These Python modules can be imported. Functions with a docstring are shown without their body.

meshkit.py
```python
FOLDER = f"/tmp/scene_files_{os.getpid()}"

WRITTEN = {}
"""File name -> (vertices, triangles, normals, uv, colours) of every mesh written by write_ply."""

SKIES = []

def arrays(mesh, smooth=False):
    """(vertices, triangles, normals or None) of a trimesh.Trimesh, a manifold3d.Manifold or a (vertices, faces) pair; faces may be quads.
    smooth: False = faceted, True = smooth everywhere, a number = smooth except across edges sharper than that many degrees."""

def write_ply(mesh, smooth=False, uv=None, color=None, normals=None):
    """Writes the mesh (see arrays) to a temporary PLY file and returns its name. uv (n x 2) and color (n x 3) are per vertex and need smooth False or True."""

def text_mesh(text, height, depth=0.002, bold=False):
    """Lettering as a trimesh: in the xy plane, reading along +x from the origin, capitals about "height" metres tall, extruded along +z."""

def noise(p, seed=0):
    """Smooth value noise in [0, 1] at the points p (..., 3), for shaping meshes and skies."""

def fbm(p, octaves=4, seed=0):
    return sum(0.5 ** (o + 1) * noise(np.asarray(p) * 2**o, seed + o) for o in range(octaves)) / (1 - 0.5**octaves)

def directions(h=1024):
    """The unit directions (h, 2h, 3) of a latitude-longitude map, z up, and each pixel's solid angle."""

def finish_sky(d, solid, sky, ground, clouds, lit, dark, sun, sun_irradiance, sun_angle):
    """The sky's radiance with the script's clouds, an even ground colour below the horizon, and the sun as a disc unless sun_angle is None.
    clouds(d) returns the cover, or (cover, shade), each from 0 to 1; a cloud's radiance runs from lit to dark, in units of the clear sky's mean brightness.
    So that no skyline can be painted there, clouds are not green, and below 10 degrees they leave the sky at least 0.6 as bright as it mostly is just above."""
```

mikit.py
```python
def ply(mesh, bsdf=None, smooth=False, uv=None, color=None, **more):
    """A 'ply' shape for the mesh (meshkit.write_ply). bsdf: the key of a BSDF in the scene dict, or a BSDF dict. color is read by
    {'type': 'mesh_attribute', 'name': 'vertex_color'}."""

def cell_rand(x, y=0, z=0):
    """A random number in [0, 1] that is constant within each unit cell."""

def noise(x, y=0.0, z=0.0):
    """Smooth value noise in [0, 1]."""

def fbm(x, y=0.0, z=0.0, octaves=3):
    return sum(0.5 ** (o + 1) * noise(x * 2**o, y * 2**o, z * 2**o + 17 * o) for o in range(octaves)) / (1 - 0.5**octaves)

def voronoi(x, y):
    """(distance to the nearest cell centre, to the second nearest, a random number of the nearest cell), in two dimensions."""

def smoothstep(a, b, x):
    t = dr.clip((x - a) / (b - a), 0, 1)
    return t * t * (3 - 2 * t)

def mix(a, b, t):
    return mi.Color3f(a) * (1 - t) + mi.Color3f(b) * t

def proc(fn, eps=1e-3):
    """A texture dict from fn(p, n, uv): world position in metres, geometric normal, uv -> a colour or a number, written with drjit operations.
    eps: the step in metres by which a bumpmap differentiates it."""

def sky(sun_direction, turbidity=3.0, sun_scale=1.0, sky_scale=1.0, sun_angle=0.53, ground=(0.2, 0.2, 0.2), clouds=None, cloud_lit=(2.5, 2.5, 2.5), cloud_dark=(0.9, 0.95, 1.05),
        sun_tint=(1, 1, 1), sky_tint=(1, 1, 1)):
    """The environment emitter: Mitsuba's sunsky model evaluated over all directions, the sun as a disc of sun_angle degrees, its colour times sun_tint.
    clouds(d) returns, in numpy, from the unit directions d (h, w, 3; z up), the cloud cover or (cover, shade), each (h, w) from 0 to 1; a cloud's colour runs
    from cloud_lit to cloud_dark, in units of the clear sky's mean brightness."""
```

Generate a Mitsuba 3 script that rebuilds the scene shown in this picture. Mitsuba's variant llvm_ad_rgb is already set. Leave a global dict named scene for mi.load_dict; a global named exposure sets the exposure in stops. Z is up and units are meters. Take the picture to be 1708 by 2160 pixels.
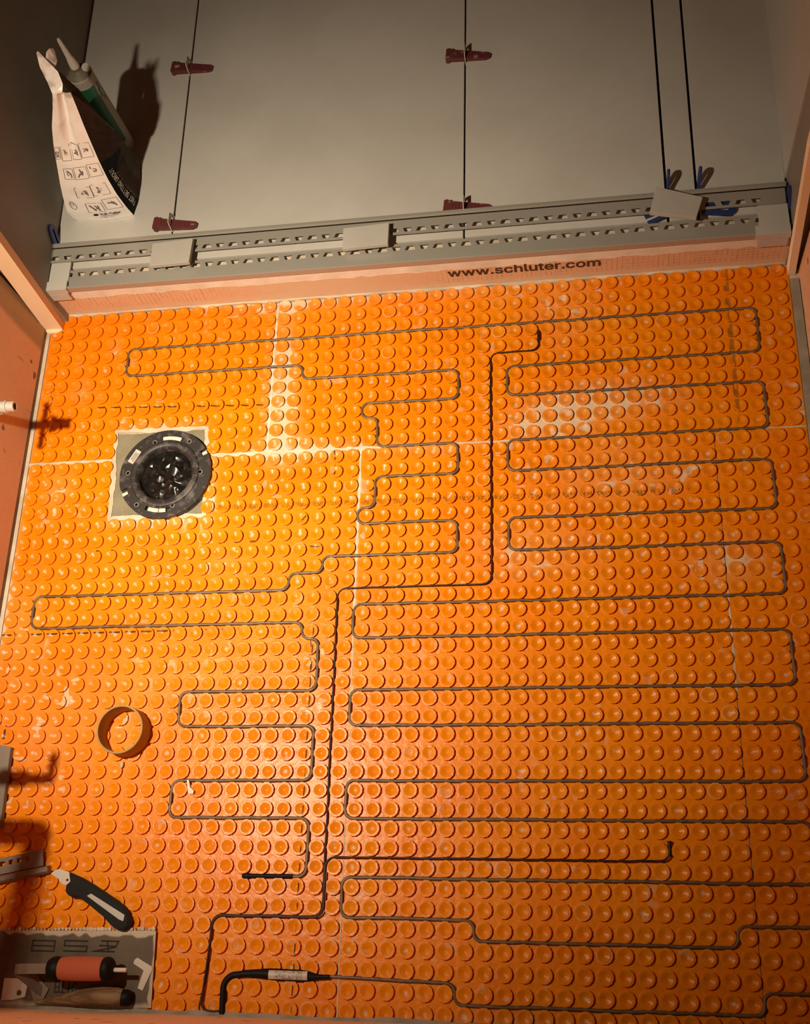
import math, random
import numpy as np, trimesh, shapely, drjit as dr
import mitsuba as mi, mikit, meshkit
from shapely.geometry import Polygon, Point, LineString, box as sbox
from mikit import noise, fbm, smoothstep, mix, cell_rand, proc

random.seed(7)
rng = np.random.default_rng(7)
T = mi.ScalarTransform4f
scene = {"type": "scene"}
labels = {}

# ------------------------------------------------------------------ camera
CAM = np.array([0.226297, -0.927544, 1.781141])
FWD = np.array([-0.16496049, 0.36374766, -0.9167746])
FWD = np.array([-0.1649605, 0.3637477, -0.9167746])
RIGHT = np.array([0.9855264, 0.02397794, -0.1678177])
ROWS = np.array([[0.9855264, 0.02397794, -0.1678177], [-0.03906093, -0.93118886, -0.36243833], [-0.16496049, 0.36374766, -0.9167746]])
FOC = 2299.20577
fov = 2 * math.degrees(math.atan(854.0 / FOC))
scene["sensor"] = {
    "type": "perspective", "fov": fov, "fov_axis": "x", "near_clip": 0.01, "far_clip": 50.0,
    "to_world": T().look_at(origin=CAM.tolist(), target=(CAM + ROWS[2]).tolist(), up=(-ROWS[1]).tolist()),
}

# ------------------------------------------------------------------ light: a small LED work lamp high on the left, aimed across the floor
exposure = 0.0
LAMP = np.array([-0.676, -0.542, 1.585])
AIM = np.array([-0.365, -0.155, 0.0])
LAMP_POWER = 20.0                  # two lobes: a narrow reflector and a wide one
LAMP_TINT = np.array([1.0, 0.84, 0.62])
LOBES = ((32.0, 0.51), (44.8, 0.45))
LAX = (AIM - LAMP) / np.linalg.norm(AIM - LAMP)
_u = np.cross(LAX, [0, 0, 1.0]); _u /= np.linalg.norm(_u)
_v = np.cross(LAX, _u)
N_LED = 20
for _i in range(N_LED):
    _r = 0.026 * math.sqrt((_i + 0.3) / N_LED); _t = _i * 2.39996
    _p = LAMP + _u * _r * math.cos(_t) + _v * _r * math.sin(_t)
    _c, _w = LOBES[_i % 2]
    scene["led_%03d" % (_i + 1)] = {
        "type": "spot", "cutoff_angle": _c, "beam_width": 5.0,
        "intensity": {"type": "rgb", "value": (LAMP_TINT * LAMP_POWER * _w / (N_LED / 2)).tolist()},
        "to_world": T().look_at(origin=_p.tolist(), target=(_p + LAX).tolist(), up=[0, 0, 1] if abs(LAX[2]) < .98 else [0, 1, 0])}

# ------------------------------------------------------------------ helpers
def add(key, mesh, bsdf, smooth=False, label=None, category=None, group=None, kind=None, **kw):
    while key in scene:
        head, _, tail = key.rpartition("_")
        key = head + "_%03d" % (int(tail) + 1) if len(tail) == 3 and tail.isdigit() else key + "_001"
    scene[key] = mikit.ply(mesh, bsdf, smooth=smooth, **kw)
    tag(key, label, category, group, kind)
    return key

def tag(key, label=None, category=None, group=None, kind=None):
    d = {k: v for k, v in dict(label=label, category=category, group=group, kind=kind).items() if v}
    if d:
        labels[key] = {**labels.get(key, {}), **d}

_used = {}
def name(n):
    c = _used.get(n, 0); _used[n] = c + 1
    return n if c == 0 else "%s_%03d" % (n, c)

def thing(n, label, category, group=None):
    k = name(n); tag(k, label, category, group); return k

def cat(ms):
    return trimesh.util.concatenate(list(ms))

def bx(x0, x1, y0, y1, z0, z1):
    m = trimesh.creation.box(extents=(x1 - x0, y1 - y0, z1 - z0))
    m.apply_translation(((x0 + x1) / 2, (y0 + y1) / 2, (z0 + z1) / 2)); return m

def ext(poly, z0, z1):
    ms = []
    for g in getattr(poly, "geoms", [poly]):
        if g.area < 1e-9: continue
        m = trimesh.creation.extrude_polygon(g, z1 - z0, engine="earcut"); m.apply_translation((0, 0, z0)); ms.append(m)
    return cat(ms)

def bevel_ext(poly, z0, z1, b):
    """Extrusion with a chamfered top edge."""
    poly = shapely.geometry.polygon.orient(poly)
    inner = poly.buffer(-b, join_style=2)
    base = ext(poly, z0, z1 - b)
    o = np.array(poly.exterior.coords)[:-1]; i_ = np.array(inner.exterior.coords)[:-1]
    if len(o) != len(i_):
        return ext(poly, z0, z1)
    inner = shapely.geometry.polygon.orient(inner); i_ = np.array(inner.exterior.coords)[:-1]
    d = np.linalg.norm(i_ - o[0], axis=1); i_ = np.roll(i_, -int(d.argmin()), axis=0)
    n = len(o); v = np.vstack([np.c_[o, np.full(n, z1 - b)], np.c_[i_, np.full(n, z1)]])
    f = []
    for k in range(n):
        a, c = k, (k + 1) % n
        f += [[a, c, n + c], [a, n + c, n + a]]
    top = ext(inner, z1 - 1e-4, z1)
    return cat([base, trimesh.Trimesh(v, f, process=False), top])

def tube(path, r, n=8, caps=True):
    P = np.asarray(path, float); m = len(P)
    d = np.gradient(P, axis=0); d /= np.linalg.norm(d, axis=1, keepdims=True)
    up = np.array([0, 0, 1.0]) if abs(d[0][2]) < .9 else np.array([1.0, 0, 0])
    r = np.broadcast_to(np.asarray(r, float), (m,))
    V = []
    for k in range(m):
        s = np.cross(d[k], up); s /= np.linalg.norm(s); t = np.cross(s, d[k]); up = t
        a = np.arange(n) * 2 * np.pi / n
        V.append(P[k] + r[k] * (np.cos(a)[:, None] * s + np.sin(a)[:, None] * t))
    V = np.vstack(V); F = []
    for k in range(m - 1):
        for j in range(n):
            a, b = k * n + j, k * n + (j + 1) % n
            F += [[a, b + n, b], [a, a + n, b + n]]
    if caps:
        V = np.vstack([V, P[0], P[-1]]); c0, c1 = len(V) - 2, len(V) - 1
        for j in range(n):
            F += [[c0, j, (j + 1) % n], [c1, (m - 1) * n + (j + 1) % n, (m - 1) * n + j]]
    t = trimesh.Trimesh(V, F, process=False)
    return t if t.volume > 0 else trimesh.Trimesh(V, np.array(F)[:, ::-1], process=False)

def lathe(prof, n=32, closed=False):
    """Revolve (r, z) points about z; profile runs so that normals face outwards (bottom to top on the outside)."""
    prof = np.asarray(prof, float); m = len(prof); a = np.arange(n) * 2 * np.pi / n
    V = np.vstack([np.c_[r * np.cos(a), r * np.sin(a), np.full(n, z)] for r, z in prof]); F = []
    rng_ = range(m if closed else m - 1)
    for k in rng_:
        k2 = (k + 1) % m
        for j in range(n):
            p, q, s, t = k * n + j, k * n + (j + 1) % n, k2 * n + (j + 1) % n, k2 * n + j
            F += [[p, q, s], [p, s, t]]
    t = trimesh.Trimesh(V, F, process=False)
    A = t.area_faces; t.update_faces(A > 1e-13); return t

def frame(mesh, o, ex, ey, ez=None):
    ex, ey = np.asarray(ex, float), np.asarray(ey, float)
    ex = ex / np.linalg.norm(ex); ey = ey - ex * (ex @ ey); ey /= np.linalg.norm(ey)
    ez = np.cross(ex, ey)
    m = mesh.copy(); m.vertices = np.asarray(o) + m.vertices @ np.array([ex, ey, ez]); return m

def fillet(pts, r, seg=5):
    pts = [np.asarray(p, float) for p in pts]; out = [pts[0]]
    for k in range(1, len(pts) - 1):
        a, b, c = pts[k - 1], pts[k], pts[k + 1]
        u, w = a - b, c - b; lu, lw = np.linalg.norm(u), np.linalg.norm(w)
        rr = min(r, lu * .5 * .999, lw * .5 * .999); u, w = u / lu, w / lw
        p, q = b + u * rr, b + w * rr
        for t in np.linspace(0, 1, seg + 1):
            th = t * np.pi / 2
            out.append(b + (u + w) * rr - rr * (np.cos(th) * w + np.sin(th) * u) if abs(u @ w) < .3 else (1 - t) ** 2 * p + 2 * t * (1 - t) * b + t * t * q)
    out.append(pts[-1]); return np.array(out)

def resample(P, step):
    P = np.asarray(P, float); s = np.r_[0, np.cumsum(np.linalg.norm(np.diff(P, axis=0), axis=1))]
    keep = np.r_[True, np.diff(s) > 1e-6]; P, s = P[keep], s[keep]
    q = np.unique(np.r_[np.arange(0, s[-1], step), s])
    return np.array([np.interp(q, s, P[:, k]) for k in range(P.shape[1])]).T

# ------------------------------------------------------------------ materials
ALB = 0.74                          # overall reflectance scale of the painted colours
def mat(key, **kw):
    two = kw.pop("two", False)
    d = {"type": "principled", **{k: ({"type": "rgb", "value": [c * ALB for c in v]} if isinstance(v, (tuple, list)) else v) for k, v in kw.items()}}
    scene[key] = {"type": "twosided", "bsdf": d} if two else d
    return key

def C3(r, g, b): return mi.Color3f(r * ALB, g * ALB, b * ALB)
def sq(x): return x * x
def blob(p, cx, cy, sx, sy): return dr.exp(-(sq((p.x - cx) / sx) + sq((p.y - cy) / sy)))
def seg(p, x0, y0, x1, y1, w):
    """1 on a line of half-width w from (x0, y0) to (x1, y1); also the position along it in metres."""
    dx, dy = x1 - x0, y1 - y0; L = math.hypot(dx, dy); dx, dy = dx / L, dy / L
    a = (p.x - x0) * dx + (p.y - y0) * dy; b = dr.abs((p.x - x0) * dy - (p.y - y0) * dx)
    return dr.select((a > 0) & (a < L) & (b < w), mi.Float(1), mi.Float(0)), a

# thinset film and dried smears left on the membrane: (x, y, sigma x, sigma y, strength)
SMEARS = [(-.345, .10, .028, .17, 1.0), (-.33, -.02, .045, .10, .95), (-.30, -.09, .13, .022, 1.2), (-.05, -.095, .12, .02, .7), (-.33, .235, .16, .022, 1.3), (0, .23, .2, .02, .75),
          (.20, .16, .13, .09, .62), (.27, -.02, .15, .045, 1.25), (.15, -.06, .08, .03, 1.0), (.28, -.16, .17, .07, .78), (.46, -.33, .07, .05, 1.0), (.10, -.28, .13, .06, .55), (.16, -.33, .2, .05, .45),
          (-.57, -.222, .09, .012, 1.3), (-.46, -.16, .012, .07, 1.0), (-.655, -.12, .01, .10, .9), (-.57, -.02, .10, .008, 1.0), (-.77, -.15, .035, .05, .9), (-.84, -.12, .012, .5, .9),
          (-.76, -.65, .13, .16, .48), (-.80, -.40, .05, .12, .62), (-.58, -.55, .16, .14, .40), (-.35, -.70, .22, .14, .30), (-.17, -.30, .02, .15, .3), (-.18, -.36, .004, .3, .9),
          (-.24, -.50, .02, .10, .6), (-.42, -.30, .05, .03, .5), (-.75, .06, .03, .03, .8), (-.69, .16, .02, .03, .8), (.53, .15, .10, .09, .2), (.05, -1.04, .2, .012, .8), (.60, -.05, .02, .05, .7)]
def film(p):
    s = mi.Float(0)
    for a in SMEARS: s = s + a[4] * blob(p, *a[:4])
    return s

def membrane_colour(p, n, uv):
    f = film(p)
    n1 = fbm(p.x * 55, p.y * 55, 3.0, 3); n2 = noise(p.x * 230, p.y * 230, 5.0); n3 = noise(p.x * 14, p.y * 14, 9.0)
    base = mix(C3(.95, .245, .0010), C3(.97, .295, .002), n3)
    base = base * (0.95 + .1 * n2)
    low = smoothstep(-.0015, -.0034, p.z)
    cx, cy = dr.floor(p.x / .03), dr.floor(-p.y / .03)
    rr = dr.sqrt(sq(p.x - (cx + .5) * .03) + sq(-p.y - (cy + .5) * .03))
    k, k2 = cell_rand(cx, cy, 3), cell_rand(cx, cy, 8)
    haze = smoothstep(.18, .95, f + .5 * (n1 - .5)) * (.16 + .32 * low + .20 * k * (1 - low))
    thick = smoothstep(.80, 1.05, f * (.55 + .45 * low) + .75 * (n1 - .45)) * smoothstep(.25, .55, f)
    rim = smoothstep(.0108, .0118, rr) * (1 - smoothstep(.0122, .0132, rr)) * dr.select(k2 > .95, 1.0, 0.0) * (1 - low) * smoothstep(.35, .5, noise(p.x * 60, p.y * 60, 2.0))
    dot = (1 - smoothstep(.0012, .0045, rr + .004 * (n2 - .5))) * dr.select(k + .28 * f > .90, 1.0, 0.0) * (1 - low)
    speck = smoothstep(.80, .84, noise(p.x * 95, p.y * 95, 20.0)) * smoothstep(.55, .7, noise(p.x * 17, p.y * 17, 31.0)) * (.35 + .65 * smoothstep(.1, .5, f))
    pale = dr.clip(dr.maximum(dr.maximum(thick, .75 * dot), dr.maximum(.55 * rim, .8 * speck)), 0, 1)
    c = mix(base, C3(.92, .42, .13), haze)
    c = mix(c, C3(.84, .66, .46), pale * .9)
    # felt-pen layout lines, drawn over the studs
    ink = mi.Float(0)
    for x0, y0, x1, y1, w, on, per in INK:
        m, a = seg(p, x0, y0, x1, y1, w * 1.45)
        ph = a / per; ph = ph - dr.floor(ph)
        wob = noise(a * 45, x0 * 50, 1.0)
        ink = dr.maximum(ink, m * dr.select(ph < on, 1.0, 0.0) * smoothstep(.10, .32, wob) * smoothstep(-.0030, -.0005, p.z))
    # the faint line of small print rolled on the sheets
    m, a = seg(p, -.47, -.1975, .40, -.2025, .0050)
    m2, a2 = seg(p, .4935, .235, .4915, -.08, .0045)
    pr = dr.maximum(m * smoothstep(.45, .62, noise(a * 520, p.y * 230, 2.0)), m2 * smoothstep(.40, .55, noise(p.x * 260, a2 * 75, 2.0)))
    pr = pr * smoothstep(-.0032, -.001, p.z)
    c = mix(c, C3(.28, .12, .02), .70 * pr)
    return mix(c, C3(.045, .012, .006), .92 * ink)

INK = [(-.71, .0235, -.368, .009, .0009, .62, .029), (-.702, -.2755, -.348, -.266, .0009, .45, .0295), (-.837, -.4315, -.514, -.4300, .0010, .7, .0300), (-.514, -.4300, -.284, -.428, .0008, .35, .030),
       (-.229, -.094, -.225, -.133, .0009, .6, .013), (-.225, -.133, -.246, -.193, .0009, .55, .016), (-.246, -.193, -.290, -.235, .0008, .6, .02), (-.2500, -.43, -.2515, -1.04, .0008, .52, .030),
       (-.2535, -.45, -.249, -.56, .0007, .7, .022), (-.779, -.57, -.7795, -.617, .0012, .9, .05), (-.798, -.596, -.800, -.62, .0012, .9, .05), (-.265, -.28, -.238, -.281, .0007, .8, .03)]
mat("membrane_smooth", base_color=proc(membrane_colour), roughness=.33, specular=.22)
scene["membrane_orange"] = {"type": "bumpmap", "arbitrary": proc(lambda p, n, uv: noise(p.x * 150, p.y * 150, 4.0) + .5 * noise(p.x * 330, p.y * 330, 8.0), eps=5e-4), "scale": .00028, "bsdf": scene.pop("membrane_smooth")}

def pale(a, b, s, key, rough=.75, spec=.3, sc=1.0, two=False):
    def fn(p, n, uv):
        t = fbm(p.x * s, p.y * s, p.z * s, 3); g = noise(p.x * s * 9, p.y * s * 9, p.z * s * 9)
        return mix(C3(*a), C3(*b), dr.clip(.5 + sc * 1.6 * (t - .5) + .25 * (g - .5), 0, 1))
    return mat(key, base_color=proc(fn), roughness=rough, specular=spec, two=two)

pale((.60, .49, .36), (.86, .74, .58), 30, "thinset_white")
pale((.82, .73, .60), (1.05, .97, .83), 30, "thinset_bright")
pale((.30, .27, .21), (.46, .41, .33), 40, "thinset_grey")
pale((.22, .195, .12), (.33, .29, .20), 28, "patch_mortar")
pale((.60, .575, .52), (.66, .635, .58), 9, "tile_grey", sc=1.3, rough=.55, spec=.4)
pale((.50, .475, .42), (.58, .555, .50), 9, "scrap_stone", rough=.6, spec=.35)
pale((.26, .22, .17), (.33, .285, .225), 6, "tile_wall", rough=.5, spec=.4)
pale((.24, .19, .15), (.31, .25, .20), 9, "offcut_stone", rough=.6, spec=.3)
pale((.27, .19, .12), (.40, .29, .19), 30, "thinset_brown")
mat("joint_dark", base_color=(.035, .025, .018), roughness=.9, specular=.1)
mat("metal_satin", base_color=(.50, .48, .42), roughness=.38, metallic=.35, specular=.5)
mat("offcut_metal", base_color=(.25, .19, .145), roughness=.45, metallic=.2, specular=.4)  # trim metal darkened; part of the drain pipe shadow is in the colour
mat("metal_bright", base_color=(.80, .77, .70), roughness=.3, metallic=.35)
mat("plastic_grey", base_color=(.62, .60, .54), roughness=.45, specular=.4, two=True)
mat("plastic_white", base_color=(.78, .74, .66), roughness=.4, specular=.5, two=True)
mat("plastic_shaded", base_color=(.42, .39, .33), roughness=.5, specular=.3, two=True)  # white cartridge plastic darkened; the bag shadow is put into the colour
mat("shoulder_shaded", base_color=(.20, .165, .125), roughness=.5, specular=.3, two=True)  # cartridge shoulder coloured as if it stood in the bag shadow
mat("plastic_blue", base_color=(.028, .045, .17), roughness=.35, specular=.5, two=True)
mat("rubber_black", base_color=(.009, .0075, .007), roughness=.55, specular=.16)
mat("bag_black", base_color=(.010, .009, .008), roughness=.24, specular=.45, two=True)
mat("ink_black", base_color=(.025, .02, .018), roughness=.7, specular=.2, two=True)
mat("ink_brown", base_color=(.10, .045, .02), roughness=.7, specular=.2, two=True)
mat("ink_grey", base_color=(.24, .20, .17), roughness=.7, specular=.2, two=True)
mat("ink_white", base_color=(.72, .66, .56), roughness=.6, specular=.3, two=True)
mat("foam_red", base_color=(.56, .135, .065), roughness=.85, specular=.2)
mat("wire_black", base_color=(.028, .012, .010), roughness=.45, specular=.4)
mat("label_green", base_color=(.012, .115, .045), roughness=.4, specular=.4, two=True)
mat("slot_bone", base_color=(.80, .74, .62), roughness=.5, specular=.3)
mat("dark_brass", base_color=(.30, .25, .2), roughness=.35, metallic=.8)
mat("lamp_body", base_color=(.25, .2, .02), roughness=.5)
mat("plaster_dark", base_color=(.12, .10, .08), roughness=.9, specular=.2, two=True)  # near black, so the unseen ceiling bounces little light back
mat("hall_board", base_color=(.07, .05, .04), roughness=.8, specular=.2, two=True)  # near black, to hold down bounced light from the unseen hall

def cable_col(p, n, uv):
    return mix(C3(.135, .075, .040), C3(.22, .135, .080), noise(p.x * 160, p.y * 160, 1.0))
mat("cable_brown", base_color=proc(cable_col), roughness=.42, specular=.45)

def wedge_col(p, n, uv):
    d = smoothstep(.62, .80, fbm(p.x * 70, p.y * 90, p.z * 60, 3))
    return mix(C3(.150, .036, .036), C3(.42, .36, .30), d * .85)
mat("wedge_red", base_color=proc(wedge_col), roughness=.45, specular=.4)

def abs_col(p, n, uv):
    d = smoothstep(.50, .78, fbm(p.x * 60 + 4, p.y * 60, p.z * 60, 4)); e = smoothstep(.70, .80, noise(p.x * 170, p.y * 170, 4.0))
    return mix(C3(.026, .022, .021), C3(.155, .135, .125), dr.clip(.85 * d + .3 * e, 0, 1))
mat("abs_black", base_color=proc(abs_col), roughness=.5, specular=.4)

def kerdi_wall(p, n, uv):
    t = fbm(p.x * 5, p.y * 5, p.z * 5, 3); g = noise(p.x * 260, p.y * 260, p.z * 260)
    c = mix(C3(.82, .47, .27), C3(.94, .56, .33), t) * (.95 + .1 * g)
    s = smoothstep(.83, .86, noise(p.x * 70, p.y * 52, p.z * 52)) * smoothstep(.5, .6, noise(p.x * 9, p.y * 9 + 5, p.z * 9))
    sc = smoothstep(.86, .89, noise(p.x * 30 + 3, p.y * 190, p.z * 26 + p.y * 40))
    c = mix(c, C3(.16, .08, .04), dr.clip(s * .8 + sc * .35, 0, 1))
    # coat of thinset brushed along the shower end of the left wall
    e = smoothstep(.150, .166, p.y + .010 * (t - .5)) * dr.select(p.x < 0, 1.0, 0.0)
    return mix(c, C3(.36, .27, .14), .75 * e)
mat("membrane_wall", base_color=proc(kerdi_wall), roughness=.7, specular=.25)

def kerdi_band(p, n, uv):
    t = fbm(p.x * 9, p.y * 9, p.z * 18, 3); g = noise(p.x * 300, p.z * 300, 2.0)
    c = mix(C3(.80, .48, .28), C3(.90, .59, .36), t) * (.95 + .1 * g)
    wx = p.x / .0093 + .25 * (noise(p.x * 40, p.z * 40, 1.0) - .5); fx = wx - dr.floor(wx)
    wz = p.z / .0085 + .25 * (noise(p.x * 40, p.z * 30, 7.0) - .5); fz = wz - dr.floor(wz)
    i1 = cell_rand(dr.floor(wx), 0, 5)
    lx = dr.select(fx < .13, 1.0, 0.0) * (.35 + .65 * i1) * smoothstep(.2, .5, noise(p.x * 60, p.z * 90, 3.0)); lz = dr.select(fz < .12, .8, 0.0) * smoothstep(.3, .6, noise(p.x * 50, p.z * 40, 11.0))
    right = smoothstep(-.10, .02, p.x); left = 1 - smoothstep(-.50, -.38, p.x)
    hz = smoothstep(.012, .02, p.z)
    c = mix(c, C3(.28, .11, .03), dr.clip(lx * (right + left) + lz * right, 0, 1) * .62 * hz)
    smear = dr.clip(dr.exp(-sq((p.x + .26) / .14)) * 1.1 + .9 * (1 - smoothstep(.010, .022, p.z + .010 * (t - .5))) + smoothstep(.62, .75, t) * .6, 0, 1)
    return mix(c, C3(.80, .62, .43), .72 * smear)
mat("membrane_band", base_color=proc(kerdi_band), roughness=.7, specular=.25)

def strip_col(p, n, uv):
    t = fbm(p.x * 14, p.y * 14, p.z * 9, 3)
    return mix(C3(1.05, .80, .52), C3(1.15, .92, .64), t)
mat("edge_strip", base_color=proc(strip_col), roughness=.7, specular=.25)

def core_col(p, n, uv):
    t = fbm(p.x * 40, p.y * 40, p.z * 130, 3)
    return mix(C3(.46, .28, .10), C3(.60, .39, .165), t)
mat("cardboard", base_color=proc(core_col), roughness=.8, specular=.2)

def blade_col(p, n, uv):
    t = fbm(p.x * 45, p.y * 45, 1.0, 4); e = smoothstep(-.9375, -.9335, p.y + .007 * (noise(p.x * 90, 3.0, 1.0) - .5))
    f = smoothstep(-1.032, -1.040, p.y + .006 * (noise(p.x * 60, 9.0, 1.0) - .5)) * .8
    r = smoothstep(-.4840, -.4805, p.x + .004 * (noise(p.y * 80, 2.0, 4.0) - .5))
    return mix(mix(C3(.085, .058, .034), C3(.16, .118, .075), t), C3(.56, .47, .35), dr.clip(dr.maximum(dr.maximum(e, f), r), 0, 1))
mat("trowel_steel", base_color=proc(blade_col), roughness=.5, metallic=.1, specular=.3)

def bag_white(p, n, uv):
    t = fbm(p.x * 16, p.y * 16, p.z * 16, 3); d = smoothstep(.52, .68, fbm(p.x * 40, p.y * 40 + 3, p.z * 30, 3)) * smoothstep(.30, .40, p.z)
    return mix(mix(C3(1.04, 1.0, .95), C3(1.16, 1.14, 1.10), t), C3(.33, .26, .17), .6 * d)
mat("bag_white", base_color=proc(bag_white), roughness=.32, specular=.5, two=True)

def bag_front(p, n, uv):
    # uv: u along the depth from the near edge (m), v up the bag (m)
    t = fbm(uv.x * 30, uv.y * 200, 1.0, 3)
    wood = mix(C3(.040, .020, .010), C3(.085, .046, .022), t)
    edge = .042 + .055 * smoothstep(.10, .16, uv.y)
    black = 1 - smoothstep(0, .0015, uv.x - edge)
    black = black * (1 - smoothstep(.150, .155, uv.y))
    rim = smoothstep(-.0045, -.003, uv.x - edge) * black
    lab = smoothstep(.075, .085, uv.x + .02 * (t - .5)) * (1 - smoothstep(.15, .19, uv.y + .04 * (t - .5)))
    c = mix(wood, C3(.11, .085, .058), .7 * lab)
    c = mix(c, C3(.006, .005, .005), black)
    return mix(c, C3(.10, .085, .06), rim * .6)
mat("bag_front", base_color=proc(bag_front), roughness=.6, specular=.08, two=True)

def mortar_label(p, n, uv):
    m = smoothstep(.50, .62, noise(p.x * 900, p.y * 900, 1.0)) * smoothstep(.0078, .0060, dr.abs(p.y + .9856)) * smoothstep(.024, .020, dr.abs(p.x + .256))
    return mix(C3(.66, .58, .49), C3(.17, .13, .10), .75 * m)
mat("splice_label", base_color=proc(mortar_label), roughness=.5)

# ------------------------------------------------------------------ setting: subfloor, membrane, shower platform, walls
ZB, PITCH = -0.0035, 0.03          # top face of the membrane sheets; stud pitch
HOLE = Polygon([(-.667, -.027), (-.481, -.030), (-.470, -.212), (-.658, -.211)])
RAG = Polygon([(x + .0022 * math.sin(91 * x + 57 * y), y + .0022 * math.cos(83 * y + 31 * x)) for x, y in resample(np.array(list(HOLE.exterior.coords)), .006)])
add("floor", ext(sbox(-.86, -1.25, .64, .25), -.02, -.0055), "thinset_white", kind="structure", label="bathroom floor under the orange membrane")
for nm, b in (("thinset_strip", (-.8455, -.838, -1.045, .205)),):
    add("floor__" + nm, bx(b[0], b[1], b[2], b[3], -.0055, -.0022), "thinset_white", label="pale thinset strip along the left wall")
_g = Polygon([(.6055, -1.04), (.6055, .205), (.621, .205), (.621, -1.04)])
add("floor__thinset_strip_001", ext(_g, -.0055, .0015), "thinset_grey", label="grey thinset strip along the right wall")
add("floor__mortar_patch", ext(RAG.buffer(-.0055), -.0055, -.0040), "patch_mortar", label="olive grey mortar square around the toilet flange")

SHEETS = [sbox(-.837, -.0882, -.3612, .2345), sbox(-.3588, -.0882, .6045, .2345), sbox(-.837, -1.044, -.1812, -.0918), sbox(-.1790, -1.044, .4485, -.0918), sbox(.4503, -1.044, .6045, -.0918)]
sheet_keys = []
for sh in SHEETS:
    key = name("floor__membrane_sheet"); sheet_keys.append(key)
    poly = sh.difference(RAG)
    add(key, ext(poly, ZB - .0012, ZB), "membrane_orange")

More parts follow.
